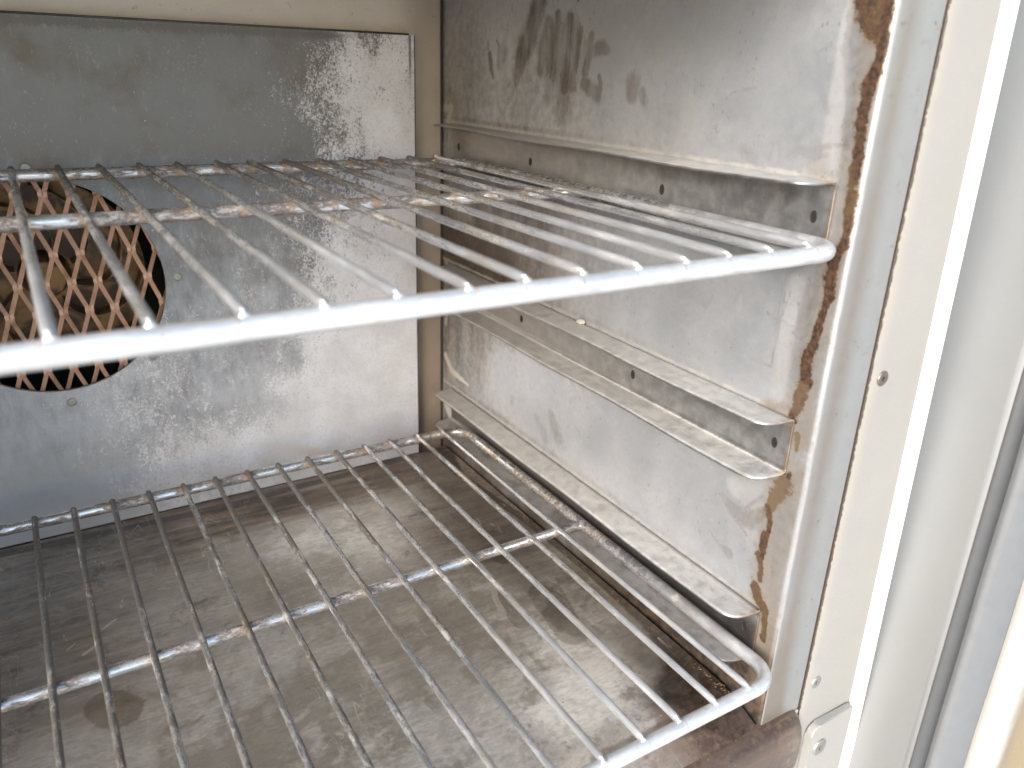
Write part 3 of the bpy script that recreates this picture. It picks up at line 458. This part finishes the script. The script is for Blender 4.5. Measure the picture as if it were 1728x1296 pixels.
edge = np.clip(1 - np.abs(A - (PX1 - .0035)) / .002, 0, 1) * np.clip((B - .28) / .05, 0, 1) + .75 * np.clip(1 - np.abs(B - (PZ1 - .003)) / .009, 0, 1) * np.clip((-.036 - A) / .08, 0, 1)
setattr_(me, "edge", np.clip(edge, 0, 1))
tan = .8 * np.clip(1 - np.abs(B - .018 - .02 * np.sin(A * 20)) / .014, 0, 1) * np.clip((A + .26) / .12, 0, 1) * np.clip((-.06 - A) / .06, 0, 1)
setattr_(me, "tan", tan)
panel = link("fan_panel", me, M_PANEL, oven); panel['label'] = "dark oxidised fan cover sheet with pale scale and painted light on its right side"
bm = bmesh.new()
add_box(bm, PX1, PX1 + .0012, YP, YB - .0006, PZ0, PZ1)                 # right return
add_box(bm, PX0, PX1 - .0035, YP + .0005, YB - .0006, PZ1, PZ1 + .0015)   # top return
bm_obj("panel_return", bm, M_CHAMBER, panel, bevel=.0004)  # dark material puts the shade of the gap into the colour
bm = bmesh.new()
for k in range(72):                                                      # thickness of the sheet round the hole
    a0, a1 = 2 * math.pi * k / 72, 2 * math.pi * (k + 1) / 72
    q = [bm.verts.new((HX + R * math.cos(a), YP + yy, HZ + R * math.sin(a))) for a, R, yy in ((a0, HR + .0003, -.0003), (a1, HR + .0003, -.0003), (a1, HR - .0002, .0013), (a0, HR - .0002, .0013))]
    bm.faces.new(q)
bm_obj("hole_edge", bm, M_RIVET, panel, smooth=True)
def dome(name, c, nrm, r, h, mat, parent, seg=16, socket=0.0, smat=None):
    """low round head on a face; nrm is the outward direction"""
    n = Vector(nrm).normalized(); u = n.orthogonal().normalized(); v = n.cross(u); c = Vector(c)
    bm = bmesh.new(); rings = []
    prof = [(1.0, 0), (1.0, .35), (.93, .75), (.8, 1.0)] + ([(socket, 1.0), (socket * .95, .25)] if socket else [(.45, 1.12)])
    for pr_, ph in prof:
        sg = 6 if False else seg
        rings.append([bm.verts.new(c + (u * math.cos(2*math.pi*k/sg) + v * math.sin(2*math.pi*k/sg)) * r * pr_ + n * h * ph) for k in range(sg)])
    for a, b in zip(rings[:-1], rings[1:]):
        for k in range(seg): bm.faces.new((a[k], a[(k+1)%seg], b[(k+1)%seg], b[k]))
    bm.faces.new(rings[-1])
    o = bm_obj(name, bm, mat, parent, smooth=False)
    if socket:
        o.data.materials.append(smat or M_DARK)
        for p in list(o.data.polygons)[-1:]: p.material_index = 1
    return o
for k in range(8):
    a = math.pi / 4 * k + .01; rr = .0835 + .0012 * math.sin(k * 2.3)
    dome("rivet", (HX + rr * math.cos(a), YP - .0004, HZ + rr * math.sin(a)), (0, -1, 0), .0031, .0007, M_RIVET, panel)

# expanded metal guard behind the hole
bm = bmesh.new(); PW, PH, SW, TH = .0165, .041, .0031, .0016
zc = .197
def strand(i0):
    pts = []
    for j in range(-5, 4):
        zj = zc + j * PH / 2
        col = i0 + (1 if (i0 + j) % 2 else 0)         # which column this strand touches on row j
        xj = -.3036 + col * PW / 2
        xo = xj + (SW * .42 if col == i0 else -SW * .42)
        pts += [(xo, zj - .0026), (xo, zj + .0026)]
    return pts
for i in range(-11, 11):
    p = strand(i)
    q = []                                            # subdivide
    for (x0, z0), (x1, z1) in zip(p[:-1], p[1:]):
        n = 6 if abs(z1 - z0) > .006 else 2
        for t in range(n): q.append((x0 + (x1 - x0) * t / n, z0 + (z1 - z0) * t / n))
    prev = None
    for k in range(len(q) - 1):
        (x0, z0), (x1, z1) = q[k], q[k+1]
        if math.hypot((x0 + x1) / 2 - HX, (z0 + z1) / 2 - HZ) > HR + .004: prev = None; continue
        L = math.hypot(x1 - x0, z1 - z0); nx, nz_ = (z1 - z0) / L, -(x1 - x0) / L
        tw = .0011 * (1 if x1 > x0 else -1 if x1 < x0 else 0)
        def ring(x, z):
            return [bm.verts.new((x + nx * s * SW / 2, .4025 + tw * s + yy, z + nz_ * s * SW / 2)) for s, yy in ((-1, 0), (1, 0), (1, TH), (-1, TH))]
        a = prev or ring(x0, z0); b = ring(x1, z1)
        for e in range(4): bm.faces.new((a[e], a[(e+1)%4], b[(e+1)%4], b[e]))
        prev = b
guard = bm_obj("fan_guard", bm, M_GUARD, oven); guard['label'] = "rust brown expanded metal guard in the round fan opening"

# fan wheel: hub, back plate, curved blades, front ring
FY = .436
bm = bmesh.new()
bmesh.ops.create_cone(bm, cap_ends=True, segments=48, radius1=.069, radius2=.069, depth=.0016, matrix=Matrix.Translation((HX, FY + .016, HZ)) @ Matrix.Rotation(math.pi/2, 4, 'X'))
wheel = bm_obj("fan_wheel", bm, M_FAN, oven)
bm = bmesh.new(); bmesh.ops.create_cone(bm, cap_ends=True, segments=24, radius1=.018, radius2=.013, depth=.022, matrix=Matrix.Translation((HX, FY + .005, HZ)) @ Matrix.Rotation(math.pi/2, 4, 'X'))
bm_obj("hub", bm, M_FAN, wheel, bevel=.001)
bl = bpy.data.meshes.new("blade"); bm = bmesh.new(); prev = None
for t in np.linspace(0, 1, 10):
    R, a = .020 + .046 * t, 1.1 * t * t
    q = [bm.verts.new((R*math.cos(a) , yy, R*math.sin(a))) for yy in (-.006 + .002 * t, .0148)]
    if prev: bm.faces.new((prev[0], q[0], q[1], prev[1]))
    prev = q
bm.to_mesh(bl); bm.free(); bl.materials.append(M_FAN)
for k in range(8):
    o = bpy.data.objects.new("blade", bl); COL.objects.link(o); o.parent = wheel; o.location = (HX, FY, HZ); o.rotation_euler = (0, 2*math.pi*k/8 + .3, 0)
    md = o.modifiers.new("thick", 'SOLIDIFY'); md.thickness = .0012

# cavity floor, sagging into the front lip
gx = np.linspace(XL + .002, -.0032, 420); gy = np.linspace(.0, YP - .001, 300)
pos = np.stack(np.meshgrid(gx, gy, [0.0], indexing='ij'), -1)[:, :, 0]
Xg, Yg = pos[:, :, 0], pos[:, :, 1]
dip = np.clip((.034 - Yg) / .034, 0, 1)
pos[:, :, 2] = -.0156 - .0088 * dip ** 1.7 + .0007 * np.sin(Xg * 13 + .6) * np.sin(Yg * 15) + .0016 * np.clip((Xg + .012) / .009, 0, 1) ** 2
me = grid_mesh("cavity_floor", pos); A, B = Xg.ravel(), Yg.ravel()
setattr_(me, "dark", field(A, B, FL_DARK)); setattr_(me, "cream", field(A, B, FL_CREAM)); setattr_(me, "rust", field(A, B, FL_RUST))
for nm, S in (("burn", FL_BURN_SHADE), ("stain", FL_STAIN), ("fleck", FL_FLECK)):  # burn strokes also paint shade into the back corner and under the rail
    sh, st = strokes(A, B, S); setattr_(me, nm, sh); setattr_(me, nm + "_s", st)
floor_ = link("cavity_floor", me, M_FLOOR, oven); floor_['label'] = "scorched and scratched steel oven floor"
# rolled lip in front of the floor
pf = [(0.0022, -.0240), (0.0, -.0246), (-.004, -.0264), (-.008, -.0292), (-.0108, -.0338), (-.0122, -.040), (-.0124, -.050), (-.0118, -.058), (-.004, -.060)]
from_ = []
for (a0, b0), (a1, b1) in zip(pf[:-1], pf[1:]):
    for t in np.linspace(0, 1, 5)[:-1]: from_.append((a0 + (a1 - a0) * t, b0 + (b1 - b0) * t))
from_.append(pf[-1]); pr2 = np.array(from_)
gx = np.linspace(XL - .03, .0300, 330)
pos = np.zeros((len(gx), len(pr2), 3)); pos[:, :, 0] = gx[:, None]; pos[:, :, 1] = pr2[:, 0][None]; pos[:, :, 2] = pr2[:, 1][None]
endr = np.clip((pos[:, :, 0] - .022) / .008, 0, 1) ** 2; pos[:, :, 1] += endr * .0035
me = grid_mesh("floor_lip", pos); A, B = pos[:, :, 0].ravel(), pos[:, :, 2].ravel()
setattr_(me, "dark", .72 + .25 * np.clip((B + .036) / .01, 0, 1) - .12 * np.clip((A - .012) / .014, 0, 1))
setattr_(me, "cream", .02 + .20 * np.clip((A - .018) / .010, 0, 1)); setattr_(me, "rust", .85 - .25 * np.clip((A - .008) / .02, 0, 1))
for nm in ("burn", "stain", "fleck"):
    setattr_(me, nm, np.full(len(A), .50 if nm == "burn" else 0.0)); setattr_(me, nm + "_s", .8 * np.clip((.02 - A) / .02, 0, 1))
lip = link("floor_lip", me, M_FLOOR, oven); lip['label'] = "maroon brown scorched front lip of the oven floor"
bm = bmesh.new(); add_box(bm, XL - .03, .0300, -.0035, .001, -.0598, -.028); bm_obj("lip_backing", bm, M_SILL, oven)

# rails: shallow channels on the side walls
RY0, RY1, RW = .0124, .3870, .0214
def rail_mesh(ztop, h, sx=-1, xw=-.0014):
    tf = np.concatenate([1 - np.cos(np.linspace(0, math.pi / 2, 14)), np.linspace(1, 22, 60)[1:]])
    ysf = RY0 + .016 * tf; ysf = ysf[ysf < RY1 - .009]
    tb = np.linspace(0, math.pi / 2, 8); ysb = RY1 - .008 * (1 - np.sin(tb))
    ysr = np.concatenate([ysf, ysb])
    wf = np.clip(1 - np.clip((RY0 + .016 - ysr) / .016, 0, 1) ** 3, 0, 1) ** (1/3)
    wb = np.clip(1 - np.clip((ysr - (RY1 - .008)) / .008, 0, 1) ** 2, 0, 1) ** .5 * .7 + .3
    W = RW * np.minimum(np.maximum(wf, .03), wb)
    prof = []
    k = 9
    for t in np.linspace(1, 0, k): prof.append(('b', t))
    for t in np.linspace(0, 1, 7)[1:-1]: prof.append(('w', t))
    for t in np.linspace(0, 1, k): prof.append(('t', t))
    pos = np.zeros((len(ysr), len(prof), 3))
    for i, (y, w_) in enumerate(zip(ysr, W)):
        for j, (kind, t) in enumerate(prof):
            rc = min(.0015, w_)
            if kind == 'w': x, z = 0, ztop - h + h * t
            else:
                x = w_ * t; z = ztop if kind == 't' else ztop - h
                z += (-.0003 if kind == 't' else .0003) * max(0, 1 - t * 9)
                z += .0005 * math.sin(y * 40 + (1 if kind == 't' else 2.5)) * t + (-.0004 if kind == 't' else -.0006) * t * t
            pos[i, j] = (xw + sx * x, y, z)
    return grid_mesh("rail", pos)
def make_rail(ztop, h, holes, left=False):
    me = rail_mesh(ztop, h, 1 if left else -1, XL + .0014 if left else -.0014)
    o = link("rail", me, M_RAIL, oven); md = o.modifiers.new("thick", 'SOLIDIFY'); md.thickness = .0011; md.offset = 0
    for (y, z) in holes:
        bm = bmesh.new(); n = 14; xf = (XL + .0014 + .0007) if left else -.0014 - .0007; sx = 1 if left else -1
        o1 = [bm.verts.new((xf, y + .0021 * math.cos(2*math.pi*k/n), z + .0030 * math.sin(2*math.pi*k/n))) for k in range(n)]
        o2 = [bm.verts.new((xf + sx * .0002, y + .0018 * math.cos(2*math.pi*k/n), z + .0027 * math.sin(2*math.pi*k/n))) for k in range(n)]
        o3 = [bm.verts.new((xf + sx * .00003, y + .0015 * math.cos(2*math.pi*k/n), z + .0024 * math.sin(2*math.pi*k/n))) for k in range(n)]
        for a, b in ((o1, o2), (o2, o3)):
            for k in range(n): bm.faces.new((a[k], a[(k+1)%n], b[(k+1)%n], b[k]))
        bm.faces.new(o3)
        bm_obj("slot", bm, M_DARK, o)  # near-black disc stands in for the shade inside the hole
    return o
RAILS = ((.2843, .0325, [(.3763, .2668), (.2674, .2667), (.1273, .2662), (.0214, .268)], "topmost rail with the upper rack lying in it"),
         (.1666, .0300, [(.271, .149), (.1371, .1489), (.0217, .1505)], "empty middle rail of the side wall"),
         (.0492, .0300, [(.271, .0335), (.1371, .0335), (.0205, .0336)], "lowest rail with the lower rack lying in it"))
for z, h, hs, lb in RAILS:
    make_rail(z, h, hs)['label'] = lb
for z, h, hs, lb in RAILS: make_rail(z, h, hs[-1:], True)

# ---------------------------------------------------------------- front of the oven
ZT, ZB = .62, -.42
def quad_slab(name, pts, y0, y1, mat, parent, bevel=.0006):
    bm = bmesh.new(); add_prism(bm, pts, lambda x, z: (x, y0, z), lambda x, z: (x, y1, z)); return bm_obj(name, bm, mat, parent, bevel=bevel)
ex = lambda z, x0, x1: x0 + (x1 - x0) * (.364 - z) / .469          # the strip leans a little; its white stands in for a sunlit gap
frame = quad_slab("front_frame", [(.0349, ZB), (ex(ZB, .0741, .0894), ZB), (ex(ZT, .0741, .0894), ZT), (.0349, ZT)], -.0006, .012, M_FRAME, oven)
quad_slab("gap_strip", [(ex(ZB, .0741, .0894) + .0003, ZB), (ex(ZB, .0876, .1057), ZB), (ex(ZT, .0876, .1057), ZT), (ex(ZT, .0741, .0894) + .0003, ZT)], -.0012, .004, M_GAP_WHITE, oven, .0004)['label'] = "white strip standing in for the sunlit gap beside the frame"
bm = bmesh.new(); add_box(bm, -.70, .0330, -.0006, .012, ZC + .001, ZT); bm_obj("frame_head", bm, M_FRAME, oven, bevel=.0006)
bm = bmesh.new(); add_box(bm, -.70, XL - .0005, -.0006, .012, -.0615, ZC); bm_obj("frame_jamb", bm, M_FRAME, oven, bevel=.0006)
quad_slab("frame_base", [(-.70, ZB), (.0328, ZB), (.0328, -.0570), (.0312, -.0565), (.0290, -.0610), (-.70, -.0610)], -.0060, .012, M_PLATE, oven, .0005)
bm = bmesh.new(); add_box(bm, .0304, .0331, -.0010, .004, -.0552, -.0268); bm_obj("filler_strip", bm, M_SILL, oven, bevel=.0003)
bm = bmesh.new(); add_box(bm, .0332, .0348, .0012, .004, ZB, ZT); bm_obj("joint_gap", bm, M_DARK, oven)
for z, mt in ((.384, M_SCREWD), (.186, M_SCREWD), (-.0114, M_SCREW), (-.209, M_SCREW)):
    dome("screw", (.0452, -.0006, z), (0, -1, 0), .0042, .0009, mt, frame, 20, .33)
# outer casing and base, to the ground
bm = bmesh.new()
add_box(bm, -.70, .0720, .012, .60, ZT - .02, ZT); add_box(bm, -.702, -.70, .0125, .60, -.9, ZT); add_box(bm, .0700, .0720, .0125, .60, -.9, ZT - .0201)
add_box(bm, -.6999, .0699, .598, .60, -.9, ZT - .0201); add_box(bm, -.6999, .0699, .0125, .0145, -.9, -.42)
bm_obj("outer_casing", bm, M_CASE, oven)
# hinge plate with two socket bolts
pz, px0, px1 = -.0440, .0448, .0835
pl = [(px0, -.17), (px1, -.17), (px1, pz)] + [(px0 + .007 - .007 * math.sin(t), pz - .007 + .007 * math.cos(t)) for t in np.linspace(0, math.pi / 2, 7)]
plate = quad_slab("hinge_plate", pl, -.0062, -.0010, M_PLATE, oven, .0009)
for z in (-.0625, -.0880, -.135):
    dome("bolt", (.0545, -.0062, z), (0, -1, 0), .0060, .0013, M_SCREW, plate, 24, .30)

# door, swung wide open to the right
Bc = Vector((.0885, -.0456, 0)); U = Vector((.9397, -.3420, 0)); Nn = Vector((-.3420, -.9397, 0))
dpt = lambda u, n, z: tuple(Bc + U * u + Nn * n + Vector((0, 0, z)))
DZ0, DZ1 = -.24, .50
bm = bmesh.new(); rc = .005
sec = [(.72, 0), (.72, -.075), (.004, -.075), (0, -.071)] + [(rc - rc * math.cos(t), -rc + rc * math.sin(t)) for t in np.linspace(0, math.pi / 2, 8)]
add_prism(bm, sec, lambda u, n: dpt(u, n, DZ0), lambda u, n: dpt(u, n, DZ1))
door = bm_obj("door", bm, M_DOOR, oven); door['label'] = "pale grey door swung wide open at the right"
for p in door.data.polygons: p.use_smooth = len(p.vertices) == 4 and p.area < .01
def profile_strip(name, sec, mat, parent, z0, z1, nz_=2, attr=None, wob=0.0):
    s2 = np.array(sec); zz = np.linspace(z0, z1, nz_)
    pos = np.zeros((len(s2), nz_, 3))
    for i, (u, n) in enumerate(s2):
        for j, z in enumerate(zz): pos[i, j] = dpt(u + wob * math.sin(z * 60), n, z)
    me = grid_mesh(name, pos)
    if attr: setattr_(me, attr, np.repeat(s2[:, 0], nz_))
    return link(name, me, mat, parent)
profile_strip("gasket_base", [(.0008, -.001), (.0014, .0010), (.0100, .0012), (.0104, .0)], M_GASKD, door, DZ0 + .01, DZ1 - .01, 40)  # darker rubber tone carries the shading of the groove
profile_strip("door_gasket", [(.0098, 0), (.0099, .0030), (.0104, .0050), (.0140, .0062), (.0230, .0064), (.0320, .0058), (.0352, .0044), (.0366, .0020), (.0368, 0)], M_GASK, door, DZ0 + .01, DZ1 - .01, 60, None, .0002)
profile_strip("dirt_line", [(.0366, .0004), (.0394, .0004)], M_SCREWD, door, DZ0 + .01, DZ1 - .01, 60, None, .0003)
profile_strip("inner_liner", [(.0392, 0), (.0398, .0030), (.0425, .0062), (.0480, .0082), (.0540, .0080), (.0600, .0062), (.0650, .0040), (.0700, .0030), (.0800, .0028), (.68, .0028)], M_LINER, door, DZ0 + .02, DZ1 - .02, 80, "u")

# ---------------------------------------------------------------- wire racks
RR, RB, RM = .0019, .0039, .0034
def make_rack(label, zrod, x0, sp, n, yf, yb, ym, xs, seed, dark_left=0.0):
    rnd = random.Random(seed)
    rack = thing("wire_rack", label, "oven rack", "wire racks in the oven")
    zf = zrod - RR - RB + .0015
    xr = x0 + xs; xl = x0 - (n - 1) * sp - xs; cr = .016
    loop = []
    for cx_, cy_, a0 in ((xr - cr, yb - cr, 0), (xl + cr, yb - cr, 90), (xl + cr, yf + cr, 180), (xr - cr, yf + cr, 270)):
        for t in np.linspace(0, 90, 10): loop.append((cx_ + cr * math.cos(math.radians(a0 + t)), cy_ + cr * math.sin(math.radians(a0 + t)), zf))
    dense = []
    for i in range(len(loop)):
        a, b = np.array(loop[i]), np.array(loop[(i+1) % len(loop)]); L = np.linalg.norm(b - a); k = max(1, int(L / .002))
        for t in range(k): dense.append(a + (b - a) * t / k)
    xsr = [x0 - i * sp + rnd.uniform(-.0005, .0005) for i in range(n)]
    def bar_attrs(me):
        co = np.zeros(len(me.vertices) * 3, np.float32); me.vertices.foreach_get("co", co); co = co.reshape(-1, 3)
        dx = np.min(np.abs(co[:, 0][:, None] - np.array(xsr)[None]), 1)
        near_front = np.clip((co[:, 1] - yf) / (yb - yf), 0, 1)
        weld = np.clip(1.35 - dx / .0040, 0, 1) * (near_front > .12) * np.clip(.2 + near_front, 0, .8) * ((co[:, 0] < xr - .006))
        notch_shade = np.clip(1.2 - np.abs(dx - .0024) / .0008, 0, 1) * (near_front < .12) * .62 * (co[:, 2] > zf + .0005)  # dark lines beside each rod: shadow at the weld put into the colour
        setattr_(me, "weld", np.maximum(weld * .75, notch_shade)); setattr_(me, "soot", np.clip(.02 + .50 * np.clip(near_front * 2.2, 0, 1), 0, 1))
    me = tube_mesh("frame", dense, RB, 16, closed=True); bar_attrs(me); link("frame", me, M_BAR, rack)
    k = 300; me = tube_mesh("cross_bar", [(xl + .001 + (xr - .002 - xl) * t / k, ym, zrod - RR - RM + .0008) for t in range(k + 1)], RM, 14); bar_attrs(me)
    link("cross_bar", me, M_BAR, rack)
    for i, x in enumerate(xsr):
        bow = rnd.uniform(-.0006, .0006); dxb = rnd.uniform(-.0006, .0012); y0 = yf + rnd.uniform(-.0012, .0008); y1 = yb + rnd.uniform(-.0004, .0014)
        K = 40
        pts = [(x + dxb * t / K + bow * math.sin(math.pi * t / K), y0 + (y1 - y0) * t / K, zrod - (.0012 if t == 0 else 0)) for t in range(K + 1)]
        pts.insert(1, (pts[0][0], pts[0][1] + .0035, zrod - .0002))
        me = tube_mesh("rod", pts, RR, 10); N = len(me.vertices)
        co = np.zeros(N * 3, np.float32); me.vertices.foreach_get("co", co); yy = co.reshape(-1, 3)[:, 1]
        far = np.clip((yy - yf) / (yb - yf), 0, 1)
        setattr_(me, "soot", np.clip(.15 + .54 * far ** .9 + dark_left * np.clip((-.10 - x) / .15, 0, 1) + rnd.uniform(-.08, .12), 0, 1) * (.75 if i == 0 else 1))
        setattr_(me, "weld", np.clip(1.2 - np.abs(yy - ym) / .004, 0, 1) * .45 + np.clip(1.3 - np.abs(yy - yb) / .005, 0, 1) * .5)
        link("rod", me, M_ROD, rack)
    return rack
make_rack("upper wire rack in the topmost rails, its bright front bar nearest the viewer", .2615, -.0325, .02385, 24, -.0030, .3572, .1895, .0222, 3)
make_rack("lower wire rack in the lowest rails just above the stained oven floor", .0292, -.0328, .0240, 24, -.0120, .3487, .1671, .0224, 8,   .34)

# ---------------------------------------------------------------- small loose things
V, F = [], []
def bit(x, y, z, s):
    b = len(V); a = random.uniform(0, 6.28)
    for dx, dy, dz in ((1, 0, .1), (-.6, .8, 0), (-.5, -.8, .1), (0, 0, .9), (.3, .2, -.4)):
        V.append((x + s * (dx * math.cos(a) - dy * math.sin(a)) * random.uniform(.6, 1.3), y + s * (dx * math.sin(a) + dy * math.cos(a)) * random.uniform(.6, 1.6), z + s * dz * random.uniform(.5, 1)))
    F.extend([(b, b+1, b+3), (b+1, b+2, b+3), (b+2, b, b+3), (b+1, b, b+4), (b+2, b+1, b+4), (b, b+2, b+4)])
for k in range(420):
    y = random.uniform(.02, .38); x = -.0055 + random.gauss(0, .0016) - .004 * max(0, (y - .25) / .13)
    if math.sin(y * 61) + math.sin(y * 151 + 1) < -.2: continue
    bit(min(x, -.0030), y, -.0146, random.choice((.0004, .0005, .0008, .0011)))
for k in range(60): bit(-abs(random.gauss(.05, .05)) - .004, random.uniform(.03, .30), -.0152, random.choice((.0003, .0004, .0006)))
me = bpy.data.meshes.new("crumbs"); me.from_pydata(V, [], F); me.update()
cr = link("crumbs", me, M_CRUMB); cr['kind'] = 'stuff'; cr['label'] = "charred crumbs along the seam beside the lowest rail"
# dust lump on the middle rail
bm = bmesh.new(); bmesh.ops.create_icosphere(bm, subdivisions=3, radius=.0026)
for v in bm.verts:
    n = math.sin(v.co.x * 2100) * math.sin(v.co.y * 1700 + 1) * math.sin(v.co.z * 1900 + 2); v.co *= 1 + .28 * n; v.co.z *= .7; v.co.y *= 1.5
    v.co += Vector((-.0033, .1940, .1685))
fl_o = bm_obj("dust_lump", bm, mat_flat("grey_fluff", (.34, .31, .27), .9, 0, 700, .35), None, smooth=True)
fl_o['label'] = "small grey dust lump lying on the middle rail"; fl_o['category'] = "dust"
